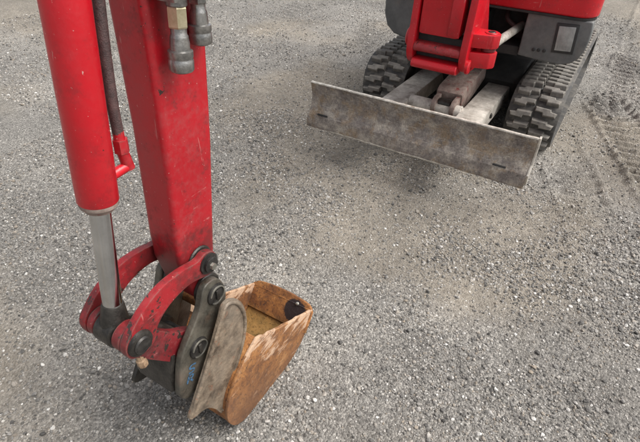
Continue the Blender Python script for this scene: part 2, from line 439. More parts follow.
parts = [scatter(175000, (-0.4, 2.5), (-2.3, 1.8), 0.0037, 0.48, 0.0135, 1, 0.0),
         scatter(130000, (-5.0, 0.6), (-5.2, 1.9), 0.0058, 0.38, 0.015, 2, 0.40),
         scatter(2200, (-2.0, 2.5), (-2.3, 1.8), 0.0088, 0.25, 0.0145, 3, 0.3)]
px = np.concatenate([p[0] for p in parts]); py = np.concatenate([p[1] for p in parts]); ps = np.concatenate([p[2] for p in parts])
pz = height(px, py) + ps * rng.uniform(-0.05, 0.45, len(ps))
pm = bpy.data.meshes.new('gravel')
pm.vertices.add(len(px)); pm.vertices.foreach_set('co', np.stack([px, py, pz], 1).ravel())
a1 = pm.attributes.new('size', 'FLOAT', 'POINT'); a1.data.foreach_set('value', ps.astype(np.float32))
rot = np.stack([rng.normal(0, 0.45, len(px)), rng.normal(0, 0.45, len(px)), rng.uniform(0, 6.28, len(px))], 1)
a2 = pm.attributes.new('turn', 'FLOAT_VECTOR', 'POINT'); a2.data.foreach_set('vector', rot.astype(np.float32).ravel())
pm.update()
gravel = bpy.data.objects.new('gravel', pm)
gravel['kind'] = 'stuff'; gravel['label'] = 'loose grey crushed gravel strewn over the yard'; gravel['category'] = 'gravel'
col.objects.link(gravel)
ng = bpy.data.node_groups.new('gravel_scatter', 'GeometryNodeTree')
ng.interface.new_socket('Geometry', in_out='INPUT', socket_type='NodeSocketGeometry')
ng.interface.new_socket('Geometry', in_out='OUTPUT', socket_type='NodeSocketGeometry')
gi = ng.nodes.new('NodeGroupInput'); go = ng.nodes.new('NodeGroupOutput')
m2p = ng.nodes.new('GeometryNodeMeshToPoints')
iop = ng.nodes.new('GeometryNodeInstanceOnPoints')
ci = ng.nodes.new('GeometryNodeCollectionInfo')
ci.inputs['Collection'].default_value = rocks
ci.inputs['Separate Children'].default_value = True
ci.inputs['Reset Children'].default_value = True
iop.inputs['Pick Instance'].default_value = True
na = ng.nodes.new('GeometryNodeInputNamedAttribute'); na.data_type = 'FLOAT'; na.inputs['Name'].default_value = 'size'
nb = ng.nodes.new('GeometryNodeInputNamedAttribute'); nb.data_type = 'FLOAT_VECTOR'; nb.inputs['Name'].default_value = 'turn'
e2r = ng.nodes.new('FunctionNodeEulerToRotation')
lk = ng.links.new
lk(gi.outputs[0], m2p.inputs['Mesh']); lk(m2p.outputs[0], iop.inputs['Points']); lk(ci.outputs[0], iop.inputs['Instance'])
lk(nb.outputs[0], e2r.inputs[0]); lk(e2r.outputs[0], iop.inputs['Rotation']); lk(na.outputs[0], iop.inputs['Scale'])
lk(iop.outputs[0], go.inputs[0])
md = gravel.modifiers.new('scatter', 'NODES'); md.node_group = ng

# ------------------------------------------------------------------ mesh helpers
def link(name, bm, mat, parent=None, smooth=None):
    me = bpy.data.meshes.new(name)
    bmesh.ops.recalc_face_normals(bm, faces=bm.faces)
    bm.to_mesh(me); bm.free()
    if mat is not None: me.materials.append(M[mat] if isinstance(mat, str) else mat)
    o = bpy.data.objects.new(name, me)
    col.objects.link(o)
    if parent is not None: o.parent = parent
    if smooth is not None:
        for p in me.polygons: p.use_smooth = True
        me.set_sharp_from_angle(angle=math.radians(smooth))
    return o
def empty(name, loc=(0, 0, 0)):
    o = bpy.data.objects.new(name, None); col.objects.link(o); o.location = loc
    o.empty_display_size = 0.1
    return o
def bevel(bm, w, seg=2, angle=30):
    ed = [e for e in bm.edges if len(e.link_faces) == 2 and e.calc_face_angle(0) > math.radians(angle)]
    if ed and w > 0: bmesh.ops.bevel(bm, geom=ed, offset=w, segments=seg, profile=0.6, affect='EDGES', clamp_overlap=True)
def add_prism(bm, pts, a0, a1, plane='xz'):
    """closed outline pts in a plane, pushed from a0 to a1 along the third axis"""
    def P(u, v, w):
        return {'xz': (u, w, v), 'yz': (w, u, v), 'xy': (u, v, w)}[plane]
    A = [bm.verts.new(P(u, v, a0)) for u, v in pts]; B = [bm.verts.new(P(u, v, a1)) for u, v in pts]
    n = len(pts)
    bm.faces.new(A); bm.faces.new(B[::-1])
    for i in range(n):
        bm.faces.new((A[i], B[i], B[(i + 1) % n], A[(i + 1) % n]))
def prism(pts, a0, a1, plane='xz', bev=0.003, seg=2, angle=30):
    bm = bmesh.new(); add_prism(bm, pts, a0, a1, plane)
    bmesh.ops.recalc_face_normals(bm, faces=bm.faces)
    bevel(bm, bev, seg, angle)
    return bm
def box(x0_, x1_, y0_, y1_, z0_, z1_, bev=0.004, seg=2):
    return prism([(x0_, z0_), (x1_, z0_), (x1_, z1_), (x0_, z1_)], y0_, y1_, 'xz', bev, seg)
def frame_of(d):
    d = d.normalized()
    u = d.orthogonal().normalized()
    return d, u, d.cross(u)
def add_lathe(bm, p0, p1, prof, seg=24, phase=0.0):
    """prof: list of (t along p0-p1 in metres, radius); closed ends"""
    p0, p1 = Vector(p0), Vector(p1)
    d, u, v = frame_of(p1 - p0)
    rings = []
    for t, r in prof:
        c = p0 + d * t
        rings.append([bm.verts.new(c + (u * math.cos(phase + 2 * math.pi * i / seg) + v * math.sin(phase + 2 * math.pi * i / seg)) * r) for i in range(seg)])
    for A, B in zip(rings, rings[1:]):
        for i in range(seg):
            bm.faces.new((A[i], A[(i + 1) % seg], B[(i + 1) % seg], B[i]))
    bm.faces.new(rings[0][::-1]); bm.faces.new(rings[-1])
def lathe(p0, p1, prof, seg=24, phase=0.0):
    bm = bmesh.new(); add_lathe(bm, p0, p1, prof, seg, phase); return bm
def rod(p0, p1, r, ch=0.003, seg=24):
    L_ = (Vector(p1) - Vector(p0)).length
    ch = min(ch, r * 0.5, L_ * 0.4)
    return lathe(p0, p1, [(0, r - ch), (ch, r), (L_ - ch, r), (L_, r - ch)], seg)
def catmull(pts, n=8):
    P = [Vector(p) for p in pts]; P = [P[0] * 2 - P[1]] + P + [P[-1] * 2 - P[-2]]
    out = []
    for i in range(1, len(P) - 2):
        for j in range(n):
            t = j / n
            out.append(0.5 * ((2 * P[i]) + (-P[i - 1] + P[i + 1]) * t + (2 * P[i - 1] - 5 * P[i] + 4 * P[i + 1] - P[i + 2]) * t * t + (-P[i - 1] + 3 * P[i] - 3 * P[i + 1] + P[i + 2]) * t ** 3))
    out.append(P[-2])
    return out
def smooth2(pts, n=4):
    """closed smooth outline in a plane"""
    P = [Vector((p[0], p[1], 0)) for p in pts]; m = len(P); out = []
    for i in range(m):
        a, b, c, d = P[i - 1], P[i], P[(i + 1) % m], P[(i + 2) % m]
        for j in range(n):
            t = j / n
            q = 0.5 * ((2 * b) + (-a + c) * t + (2 * a - 5 * b + 4 * c - d) * t * t + (-a + 3 * b - 3 * c + d) * t ** 3)
            out.append((q.x, q.y))
    return out
def tube(pts, r, seg=12, n=8, rfun=None):
    bm = bmesh.new(); path = catmull(pts, n); rings = []
    up = None
    for i, p in enumerate(path):
        t = (path[min(i + 1, len(path) - 1)] - path[max(i - 1, 0)]).normalized()
        if up is None: up = t.orthogonal().normalized()
        up = (up - t * up.dot(t)).normalized(); w = t.cross(up)
        rr = r if rfun is None else rfun(i / (len(path) - 1))
        rings.append([bm.verts.new(p + (up * math.cos(2 * math.pi * q / seg) + w * math.sin(2 * math.pi * q / seg)) * rr) for q in range(seg)])
    for A, B in zip(rings, rings[1:]):
        for q in range(seg): bm.faces.new((A[q], A[(q + 1) % seg], B[(q + 1) % seg], B[q]))
    bm.faces.new(rings[0][::-1]); bm.faces.new(rings[-1])
    return bm
def capsule2(p, q, rp, rq, n=10):
    """outline of a lever with round ends p, q in a plane"""
    p, q = Vector((p[0], p[1])), Vector((q[0], q[1])); d = (q - p); a = math.atan2(d.y, d.x)
    out = [(p.x + rp * math.cos(a + math.pi / 2 + math.pi * i / n), p.y + rp * math.sin(a + math.pi / 2 + math.pi * i / n)) for i in range(n + 1)]
    out += [(q.x + rq * math.cos(a - math.pi / 2 + math.pi * i / n), q.y + rq * math.sin(a - math.pi / 2 + math.pi * i / n)) for i in range(n + 1)]
    return out

# ------------------------------------------------------------------ the excavator
EX = empty('mini_excavator')
EX['label'] = 'red mini excavator with grey panels, rubber tracks and a rusty bucket on its arm'
EX['category'] = 'excavator'

# ---- rubber tracks
XF, XR, RB, ZC = -0.95, -2.36, 0.188, 0.222
straight = XF - XR
PER = 2 * straight + 2 * math.pi * RB
def belt_pos(s):
    s %= PER
    if s < straight: return Vector((XF - s, 0, ZC - RB)), math.pi            # along the ground, backwards; outward normal is down
    s -= straight
    if s < math.pi * RB:
        a = -math.pi / 2 - s / RB
        return Vector((XR + RB * math.cos(a), 0, ZC + RB * math.sin(a))), a
    s -= math.pi * RB
    if s < straight: return Vector((XR + s, 0, ZC + RB)), 0
    s -= straight
    a = math.pi / 2 - s / RB
    return Vector((XF + RB * math.cos(a), 0, ZC + RB * math.sin(a))), a
def belt_frame(s):
    p, _ = belt_pos(s)
    t = (belt_pos(s + 0.002)[0] - belt_pos(s - 0.002)[0]).normalized()
    y = Vector((0, 1, 0)); nrm = t.cross(y)
    if nrm.dot(p - Vector((min(max(p.x, XR), XF), 0, ZC))) < 0: nrm = -nrm
    return p, t, nrm
def lug_mesh(sgn):
    # hooked tread block: wide bar with a stepped foot towards the track's middle
    pts = [(-0.032, 0.004), (0.006, 0.004), (0.010, 0.050), (0.034, 0.056), (0.030, 0.128), (-0.004, 0.136), (-0.010, 0.100), (-0.028, 0.094)]
    bm = bmesh.new()
    pts = [(t * 0.86, y * 1.03) for t, y in pts]
    lo = [bm.verts.new((t, sgn * y, 0.0)) for t, y in pts]
    cx = sum(p[0] for p in pts) / len(pts); cy = sum(p[1] for p in pts) / len(pts)
    hi = [bm.verts.new((cx + (t - cx) * 0.80, sgn * (cy + (y - cy) * 0.94), 0.033)) for t, y in pts]
    n = len(pts)
    bm.faces.new(hi)
    for i in range(n): bm.faces.new((lo[i], lo[(i + 1) % n], hi[(i + 1) % n], hi[i]))
    bmesh.ops.recalc_face_normals(bm, faces=bm.faces)
    bmesh.ops.bevel(bm, geom=[e for e in bm.edges if all(v.co.z > 0.02 for v in e.verts)], offset=0.004, segments=1, affect='EDGES')
    me = bpy.data.meshes.new('track_lug'); bm.to_mesh(me); bm.free(); me.materials.append(M['lug'])
    return me
LUG = {1: lug_mesh(1), -1: lug_mesh(-1)}
NL = 57
for side in (1, -1):
    yc = side * 0.522
    bm = bmesh.new(); rings = []
    for i in range(120):
        p, t, nrm = belt_frame(i / 120 * PER)
        row = []
        for (dy, dn) in ((-0.152, -0.022), (-0.155, 0.0), (-0.148, 0.004), (-0.012, 0.003), (0.0, -0.004), (0.012, 0.003), (0.148, 0.004), (0.155, 0.0), (0.152, -0.022)):
            row.append(bm.verts.new(p + Vector((0, yc + dy, 0)) + nrm * dn))
        rings.append(row)
    for i in range(120):
        A, B = rings[i], rings[(i + 1) % 120]
        for j in range(9): bm.faces.new((A[j], A[(j + 1) % 9], B[(j + 1) % 9], B[j]))
    tr = link('rubber_track', bm, 'rubber', EX, 40)
    tr['label'] = 'rubber track on the side nearer the camera' if side > 0 else 'rubber track on the far side, half hidden by the blade'
    for i in range(NL):
        for cs in (1, -1):
            p, t, nrm = belt_frame((i + (0.5 if cs > 0 else 0.0)) / NL * PER)
            tt = t if cs > 0 else -t
            o = bpy.data.objects.new('track_lug', LUG[cs]); col.objects.link(o); o.parent = tr
            m3 = Matrix((tt, nrm.cross(tt), nrm)).transposed()
            if m3.col[1].y < 0:
                m3 = Matrix((-tt, nrm.cross(-tt), nrm)).transposed()
            m4 = m3.to_4x4(); m4.translation = p + Vector((0, yc, 0)) + nrm * 0.001
            o.matrix_local = m4
    fr = link('track_frame', prism(capsule2((XR, ZC), (XF, ZC), 0.11, 0.11), yc - 0.06, yc + 0.06, 'xz', 0.008), 'track_frame', EX, 40)
    for xw, rw in ((XF, 0.155), (XR, 0.15)):
        w = link('idler_wheel', lathe((xw, yc - 0.115, ZC), (xw, yc + 0.115, ZC), [(0, 0.06), (0.004, rw - 0.03), (0.03, rw), (0.09, rw), (0.10, 0.05), (0.13, 0.05), (0.14, rw), (0.20, rw), (0.226, rw - 0.03), (0.23, 0.06)], 28), 'track_frame', EX, 35)
    for xr_ in (-1.3, -1.65, -2.0):
        link('track_roller', rod((xr_, yc - 0.10, 0.105), (xr_, yc + 0.10, 0.105), 0.05, 0.01), 'track_frame', EX, 40)
link('undercarriage_frame', prism([(-1.15, 0.20), (-2.2, 0.20), (-2.2, 0.44), (-1.2, 0.44), (-1.02, 0.36)], -0.36, 0.36, 'xz', 0.02), 'black', EX, 40)
link('slew_ring', lathe((-1.62, 0, 0.43), (-1.62, 0, 0.56), [(0, 0.30), (0.01, 0.33), (0.06, 0.33), (0.07, 0.30), (0.13, 0.30)], 40), 'black', EX, 35)

# ---- dozer blade
BZ0, BZ1, BW = 0.222, 0.492, 0.656
prof = [(0.020, BZ0 + 0.070), (-0.010, BZ0 + 0.12), (-0.020, BZ0 + 0.17), (-0.016, BZ0 + 0.22), (-0.004, BZ1)]
back = [(-0.020, BZ1), (-0.032, BZ0 + 0.22), (-0.036, BZ0 + 0.16), (-0.026, BZ0 + 0.10), (0.002, BZ0 + 0.060)]
def bar(prof_, ya, yb, n, jit, seed, moving=None):
    """profile swept along y in n sections; the listed corners wander a little: dents and wear"""
    r_ = random.Random(seed); bm = bmesh.new(); rows = []; w = 0.0
    for i in range(n + 1):
        w = 0.6 * w + r_.gauss(0, jit)
        y = ya + (yb - ya) * i / n
        rows.append([bm.verts.new((x + (r_.gauss(0, jit * 0.3) + w * 0.4 if moving is None or q in moving else 0), y, z + (w + r_.gauss(0, jit * 0.5) if moving is None or q in moving else 0))) for q, (x, z) in enumerate(prof_)])
    m = len(prof_)
    for A, B in zip(rows, rows[1:]):
        for q in range(m): bm.faces.new((A[q], A[(q + 1) % m], B[(q + 1) % m], B[q]))
    bm.faces.new(rows[0]); bm.faces.new(rows[-1])
    return bm
blade = link('dozer_blade', bar(prof + back, -BW, BW, 44, 0.0007, 5, (4, 5)), 'blade', EX, 35)
blade['label'] = 'scraped brown-grey dozer blade in front of the tracks'
link('cutting_edge', bar([(0.006, BZ0 + 0.066), (0.023, BZ0 + 0.076), (0.034, BZ0 + 0.012), (0.032, BZ0 - 0.001), (0.018, BZ0)], -BW - 0.006, BW + 0.002, 44, 0.0009, 9, (2, 3, 4)), 'blade', blade, 35)
link('worn_lower_edge', bar([(0.020, BZ0 - 0.001), (0.032, BZ0 - 0.0045), (0.0365, BZ0 + 0.003), (0.036, BZ0 + 0.007)], -BW * 0.75, BW * 0.45, 40, 0.0009, 12), 'edge', blade)
link('worn_top_edge', bar([(-0.020, BZ1 - 0.003), (-0.020, BZ1 + 0.0018), (-0.004, BZ1 + 0.0018), (-0.0025, BZ1 - 0.004)], -BW, BW, 44, 0.0007, 5), 'edge', blade)
link('end_plate', prism([(0.024, BZ0 + 0.076), (-0.012, BZ0 + 0.12), (-0.022, BZ0 + 0.17), (-0.014, BZ1), (-0.046, BZ1), (-0.052, BZ0 + 0.16), (-0.036, BZ0 + 0.02), (0.004, BZ0 + 0.01)], BW + 0.0005, BW + 0.011, 'xz', 0.002), 'edge', blade)
for ys in (-0.56, 0.515):
    link('slot', prism([(0.0185, BZ0 + 0.0795), (0.0192, BZ0 + 0.0855), (0.0125, BZ0 + 0.089), (0.010, BZ0 + 0.082)], ys - 0.034, ys + 0.034, 'xz', 0.0008), 'black', blade)
for s, ya, yb in ((-1, -0.335, -0.185), (1, 0.150, 0.300)):
    link('blade_arm', prism([(-0.036, 0.25), (-0.036, 0.36), (-0.34, 0.345), (-1.15, 0.315), (-1.15, 0.20), (-0.34, 0.235)], ya, yb, 'xz', 0.008), 'arm', EX, 40)
for ya in (-0.335, -0.185, 0.150, 0.300):
    link('weld_bead', tube([(-0.040, ya, 0.262), (-0.043, ya, 0.30), (-0.041, ya, 0.345), (-0.045, ya, 0.362)], 0.0065, 8), 'arm', EX, 60)
for xb in (-0.60, -0.92):
    link('arm_bolt', lathe((xb, 0.299, 0.285), (xb, 0.311, 0.285), [(0, 0.017), (0.008, 0.017), (0.012, 0.013)], 6), 'greasy', EX)
link('cross_tube', rod((-0.46, -0.187, 0.315), (-0.46, 0.152, 0.315), 0.045, 0.004), 'arm', EX, 40)
blk = link('blade_cylinder_cover', prism([(-0.54, 0.300), (-0.52, 0.405), (-0.56, 0.425), (-1.02, 0.455), (-1.05, 0.34), (-0.62, 0.270)], -0.045, 0.125, 'xz', 0.012), 'block', EX, 40)
for yy in (-0.02, 0.10):
    link('clevis', prism(capsule2((-0.46, 0.335), (-0.58, 0.345), 0.052, 0.045), yy - 0.014, yy + 0.014, 'xz', 0.003), 'block', blk, 40)
link('cylinder_eye', lathe((-0.47, 0.0, 0.345), (-0.47, 0.08, 0.345), [(0, 0.030), (0.004, 0.036), (0.076, 0.036), (0.08, 0.030)], 20), 'greasy', blk, 35)

# ---- upper body
def rrect(y0_, y1_, x0_, x1_, r, n=6):
    out = []
    for cx, cy, a in ((x1_ - r, y1_ - r, 0), (x0_ + r, y1_ - r, 90), (x0_ + r, y0_ + r, 180), (x1_ - r, y0_ + r, 270)):
        for i in range(n + 1):
            t = math.radians(a + 90 * i / n); out.append((cx + r * math.cos(t), cy + r * math.sin(t)))
    return out
def taper_plan(y1_, x1_):
    r = [(x1_ - 0.10 + 0.10 * math.cos(math.radians(a)), y1_ - 0.10 + 0.10 * math.sin(math.radians(a))) for a in range(0, 91, 15)]
    return r + [(-1.05, y1_ - 0.020), (-1.30, y1_ - 0.075), (-1.55, y1_ - 0.17), (-1.55, -0.60), (-1.15, -0.652)] + [(x1_ - 0.10 + 0.10 * math.cos(math.radians(a)), -0.56 + 0.10 * math.sin(math.radians(a))) for a in range(270, 361, 15)]
cow = link('front_cowling', prism(taper_plan(0.692, -0.775), 0.876, 1.16, 'xy', 0.02, 3), 'red_bright', EX, 35)
link('lower_trim', prism(taper_plan(0.686, -0.782), 0.862, 0.8755, 'xy', 0.002), 'black', cow, 35)
link('engine_hood', prism(rrect(-0.60, 0.52, -2.45, -1.552, 0.22, 8), 0.62, 1.42, 'xy', 0.06, 4), 'red_bright', EX, 35)
link('cab_floor', prism(rrect(-0.60, 0.64, -1.54, -0.84, 0.08), 1.161, 1.175, 'xy', 0.003), 'black', EX, 35)
link('seat', prism([(-1.50, 1.176), (-1.08, 1.176), (-1.06, 1.30), (-1.34, 1.33), (-1.42, 1.75), (-1.52, 1.74)], -0.22, 0.24, 'xz', 0.03, 3), 'black', EX, 40)
# grey front panel, outline seen from the front, lower outer corner swept round
pan = [(0.330, 0.616), (0.48, 0.606), (0.575, 0.604), (0.630, 0.620), (0.665, 0.652), (0.684, 0.700), (0.690, 0.760), (0.688, 0.815), (0.680, 0.8615), (0.330, 0.8615)]
pn = link('front_panel', prism(pan, -0.90, -0.800, 'yz', 0.010, 3), 'panel', EX, 40)
pn['label'] = 'grey front panel carrying the headlamp'
lamp = link('headlamp', prism([(0.512, 0.668), (0.630, 0.675), (0.618, 0.838), (0.500, 0.832)], -0.806, -0.792, 'yz', 0.004), 'rim', pn, 40)
# (a third level only: the glass sits beside its surround under the panel)
link('headlamp_lens', prism([(0.527, 0.684), (0.615, 0.690), (0.605, 0.824), (0.516, 0.818)], -0.80, -0.788, 'yz', 0.003), 'lens', pn, 40)
for yy in (0.415, 0.443, 0.474):
    link('panel_bolt', lathe((-0.801, yy, 0.665 + (yy - 0.415) * 0.05), (-0.788, yy, 0.665 + (yy - 0.415) * 0.05), [(0, 0.010), (0.008, 0.010), (0.013, 0.007)], 6), 'black', pn)
pan2 = [(-0.345, 0.585), (-0.43, 0.585), (-0.50, 0.600), (-0.555, 0.645), (-0.580, 0.72), (-0.585, 0.8615), (-0.345, 0.8615)]
p2 = link('side_panel', prism(pan2, -1.45, -0.815, 'yz', 0.012, 3), 'panel', EX, 40)
p2['label'] = 'grey rounded panel beside the boom on the far side'
link('body_side', box(-1.50, -0.902, 0.331, 0.600, 0.60, 0.861, 0.01), 'panel', EX)
link('body_recess', box(-1.45, -1.02, -0.344, 0.329, 0.56, 0.861, 0.004), 'black', EX)
link('recess_plate', prism([(-0.34, 0.60), (0.325, 0.60), (0.325, 0.655), (-0.34, 0.655)], -1.015, -0.83, 'yz', 0.006), 'black', EX)
link('recess_hose', tube([(-1.0, 0.18, 0.83), (-0.93, 0.20, 0.78), (-0.92, 0.27, 0.74), (-1.0, 0.30, 0.70)], 0.014), 'hose', EX, 50)

# ---- swing bracket, boom foot, swing cylinder
link('swing_post', prism([(-1.0, 0.54), (-0.62, 0.57), (-0.60, 0.66), (-0.62, 0.78), (-1.0, 0.84)], -0.10, 0.10, 'xz', 0.015), 'black', EX, 40)
fl = smooth2([(-0.335, 1.22), (-0.310, 1.00), (-0.290, 0.82), (-0.280, 0.70), (-0.320, 0.625), (-0.42, 0.590), (-0.58, 0.585), (-0.66, 0.62), (-0.67, 0.74), (-0.60, 0.86), (-0.50, 1.02), (-0.46, 1.22), (-0.40, 1.27)], 4)
br = link('swing_bracket', prism(fl, 0.118, 0.158, 'xz', 0.006), 'red_bright', EX, 35)
br['label'] = 'red boom swing bracket with side lug'
link('bracket_side', prism(fl, -0.190, -0.150, 'xz', 0.006), 'red_bright', br, 35)
link('bracket_floor', prism(smooth2([(-0.268, 0.622), (-0.276, 0.646), (-0.305, 0.656), (-0.44, 0.655), (-0.62, 0.655), (-0.62, 0.610), (-0.36, 0.596), (-0.290, 0.602)], 4), -0.150, 0.118, 'xz', 0.008, 3), 'red_bright', br, 45)
link('bracket_web', prism(smooth2([(-0.280, 0.705), (-0.284, 0.732), (-0.310, 0.742), (-0.42, 0.742), (-0.44, 0.700), (-0.31, 0.693)], 3), -0.150, 0.118, 'xz', 0.006), 'red_worn', br, 45)
link('bracket_core', box(-0.60, -0.345, -0.149, 0.117, 0.656, 0.780, 0.004), 'black', br)
link('near_boss', lathe((-0.335, 0.157, 0.648), (-0.335, 0.176, 0.648), [(0, 0.040), (0.014, 0.040), (0.019, 0.033)], 24), 'red_bright', br, 35)
link('far_boss', lathe((-0.40, -0.190, 0.735), (-0.40, -0.232, 0.735), [(0, 0.055), (0.034, 0.055), (0.042, 0.046)], 24), 'red_bright', br, 35)
# lug for the swing cylinder: two ears and a vertical pin
lug = [(0.156, 0), (0.225, 0), (0.262, 0.012), (0.285, 0.045), (0.285, 0.075), (0.262, 0.105), (0.225, 0.115), (0.156, 0.135)]
for z0_, z1_ in ((0.645, 0.728), (0.752, 0.824)):
    link('cylinder_lug', prism([(-0.42 + b - 0.05, a_) for a_, b in lug], z0_, z1_, 'xy', 0.006, 2), 'red_bright', br, 35)
link('lug_pin', rod((-0.415, 0.235, 0.655), (-0.415, 0.235, 0.832), 0.022, 0.004), 'pin', br, 40)
link('lug_washer', rod((-0.415, 0.235, 0.822), (-0.415, 0.235, 0.829), 0.036, 0.002), 'red_bright', br, 40)
sr = link('swing_cylinder_rod', rod((-0.476, 0.237, 0.741), (-0.99, 0.285, 0.741), 0.024, 0.004), 'arm', EX, 40)
link('rod_eye', lathe((-0.415, 0.235, 0.7295), (-0.415, 0.235, 0.7505), [(0, 0.036), (0.003, 0.040), (0.018, 0.040), (0.021, 0.036)], 24), 'red_grimy', sr, 40)
# boom: tapered box section following a bent side outline, from the bracket up and over to the arm
bo = [(-0.315, 0.800), (-0.318, 1.00), (-0.30, 1.30), (-0.16, 1.66), (0.10, 1.98), (0.42, 2.12), (0.80, 2.13), (1.36, 1.93), (1.43, 1.84), (1.38, 1.76), (0.80, 1.90), (0.48, 1.88), (0.26, 1.78), (0.06, 1.54), (-0.08, 1.26), (-0.46, 1.16), (-0.50, 1.00), (-0.46, 0.82)]
bo = [(-0.300, 0.786), (-0.310, 1.00), (-0.20, 1.30), (0.02, 1.58), (0.30, 1.80), (0.70, 1.90), (1.36, 1.76), (1.43, 1.82), (1.38, 1.92), (0.80, 2.12), (0.40, 2.12), (0.0, 1.98), (-0.30, 1.66), (-0.46, 1.30), (-0.50, 1.00), (-0.46, 0.80)]
boom = link('boom', prism(bo, -0.142, 0.092, 'xz', 0.022, 2, 40), 'red_bright', EX, 40)
link('foot_collar', prism([(-0.298, 0.797), (-0.2915, 0.818), (-0.2985, 0.98), (-0.308, 1.02)], 0.030, 0.094, 'xz', 0.002), 'red_bright', boom, 40)
link('boom_pin', rod((-0.40, -0.20, 1.15), (-0.40, 0.17, 1.15), 0.035, 0.005), 'pin', EX, 40)
for (za, zb, rr) in ((0.83, 1.30, 0.030), (1.30, 1.70, 0.022)):
    pass
bc = link('boom_cylinder', rod((-0.395, 0.105, 0.90), (-0.20, 0.105, 1.30), 0.011, 0.002), 'hose', EX, 40)

# ---- dipper arm
stick = [(1.664, 1.90), (1.709, 1.372), (1.724, 1.092), (1.750, 0.798), (1.752, 0.730), (1.735, 0.640), (1.722, 0.588), (1.690, 0.562), (1.655, 0.570), (1.640, 0.600), (1.640, 0.660), (1.626, 0.705), (1.579, 1.026), (1.546, 1.341), (1.470, 1.72), (1.42, 1.86), (1.45, 1.98), (1.56, 2.03), (1.64, 1.99)]
arm = link('dipper_arm', prism(stick, -0.052, 0.052, 'xz', 0.017, 4, 12), 'red', EX, 35)
arm['label'] = 'dusty red dipper arm hanging down to the bucket linkage'
link('arm_foot_pin', rod((1.49, -0.09, 1.87), (1.49, 0.09, 1.87), 0.030, 0.004), 'pin', arm, 40)
for s in (-1, 1):   # boss discs at the lower end
    link('end_boss', rod((1.686, s * 0.0515, 0.606), (1.686, s * 0.066, 0.606), 0.048, 0.004), 'greasy', arm, 40)
    link('upper_boss', rod((1.690, s * 0.0515, 0.716), (1.690, s * 0.060, 0.716), 0.042, 0.004), 'greasy', arm, 40)

# ---- bucket cylinder
CT, CB = Vector((1.768, 0, 1.80)), Vector((1.881, 0, 1.004))
cd = (CB - CT).normalized(); CL = (CB - CT).length
cyl = link('bucket_cylinder', lathe(CT, CB, [(0, 0.038), (0.006, 0.0418), (CL - 0.004, 0.0418), (CL, 0.0395)], 48), 'red_bright', EX, 40)
cyl['label'] = 'bright red bucket cylinder in front of the dipper arm'
link('gland_ring', lathe(CB - cd * 0.001, CB + cd * 0.020, [(0, 0.0395), (0.004, 0.0400), (0.010, 0.0385), (0.013, 0.034), (0.021, 0.030)], 40), 'block', cyl, 40)
RP = Vector((1.941, 0, 0.655))      # pin where rod, levers and bucket link meet
rodend = RP - (RP - CB).normalized() * 0.035
pr_ = link('piston_rod', rod(CB + cd * 0.005, rodend, 0.0225, 0.002, 36), 'chrome', cyl, 40)
link('rod_eye', lathe((RP.x, -0.033, RP.z), (RP.x, 0.027, RP.z), [(0, 0.036), (0.005, 0.043), (0.055, 0.043), (0.06, 0.036)], 32), 'greasy', cyl, 40)
link('eye_neck', lathe(rodend - (RP - CB).normalized() * 0.045, rodend + (RP - CB).normalized() * 0.02, [(0, 0.0245), (0.010, 0.0275), (0.04, 0.032), (0.065, 0.038)], 28), 'greasy', cyl, 40)
link('cylinder_pin', rod((1.762, -0.07, 1.83), (1.762, 0.07, 1.83), 0.022, 0.003), 'pin', cyl, 40)
link('cylinder_eye', lathe((1.762, -0.04, 1.83), (1.762, 0.04, 1.83), [(0, 0.040), (0.005, 0.045), (0.075, 0.045), (0.08, 0.040)], 32), 'red_bright', cyl, 40)
# oil port and hose at the arm side of the barrel
link('oil_port', tube([(1.842, 0.004, 1.044), (1.806, 0.006, 1.048), (1.790, 0.006, 1.049)], 0.0115, 16), 'red_bright', cyl, 50)
link('port_elbow', tube([(1.794, 0.006, 1.042), (1.797, 0.006, 1.067), (1.800, 0.006, 1.097), (1.797, 0.006, 1.132)], 0.0125, 16, rfun=lambda t: 0.0135 - 0.002 * t), 'red', cyl, 50)
link('port_nut', lathe((1.7995, 0.006, 1.084), (1.7975, 0.006, 1.114), [(0, 0.016), (0.03, 0.016)], 6), 'red', cyl)
link('hydraulic_hose', tube([(1.798, 0.006, 1.122), (1.793, 0.006, 1.190), (1.781, 0.006, 1.285), (1.766, 0.006, 1.380), (1.748, 0.01, 1.50), (1.72, 0.012, 1.66), (1.67, 0.03, 1.85)], 0.0115, 14, 10), 'hose', EX, 50)

# ---- auxiliary couplers on the side of the arm
def coupler(x, y, ztop, scale, tilt, warm):
    c = empty('quick_coupler'); c.parent = EX
    d = Vector((tilt, 0, -1)).normalized(); p = Vector((x, y, ztop))
    def seg(t0, t1): return p + d * t0 * scale, p + d * t1 * scale
    def L_(name, t0, t1, prof, n, mat):
        a_, b_ = seg(t0, t1)
        link(name, lathe(a_, b_, [(t * scale, r * scale) for t, r in prof], n), mat, c, 35 if n > 8 else None)
    L_('collar', 0.0, 0.014, [(0, 0.020), (0.002, 0.0215), (0.012, 0.0215), (0.014, 0.020)], 28, 'zinc')
    L_('hex_nut', 0.014, 0.055, [(0, 0.0195), (0.003, 0.021), (0.038, 0.021), (0.041, 0.0195)], 6, 'brassy' if warm else 'zinc')
    L_('neck', 0.055, 0.098, [(0, 0.0165), (0.012, 0.0165), (0.016, 0.019), (0.020, 0.019), (0.030, 0.0205), (0.043, 0.0205)], 28, 'zinc')
    L_('sleeve', 0.098, 0.142, [(0, 0.0225), (0.002, 0.0262), (0.014, 0.0262), (0.016, 0.0250), (0.019, 0.0250), (0.021, 0.0262), (0.040, 0.0262), (0.044, 0.0235)], 32, 'zinc')
    L_('seal', 0.142, 0.1445, [(0, 0.019), (0.0024, 0.018)], 24, 'black')
    return c
c1 = coupler(1.6625, 0.090, 1.372, 0.95, 0.10, True)
c1['label'] = 'hydraulic coupler with hex nut, on the near side of the arm'
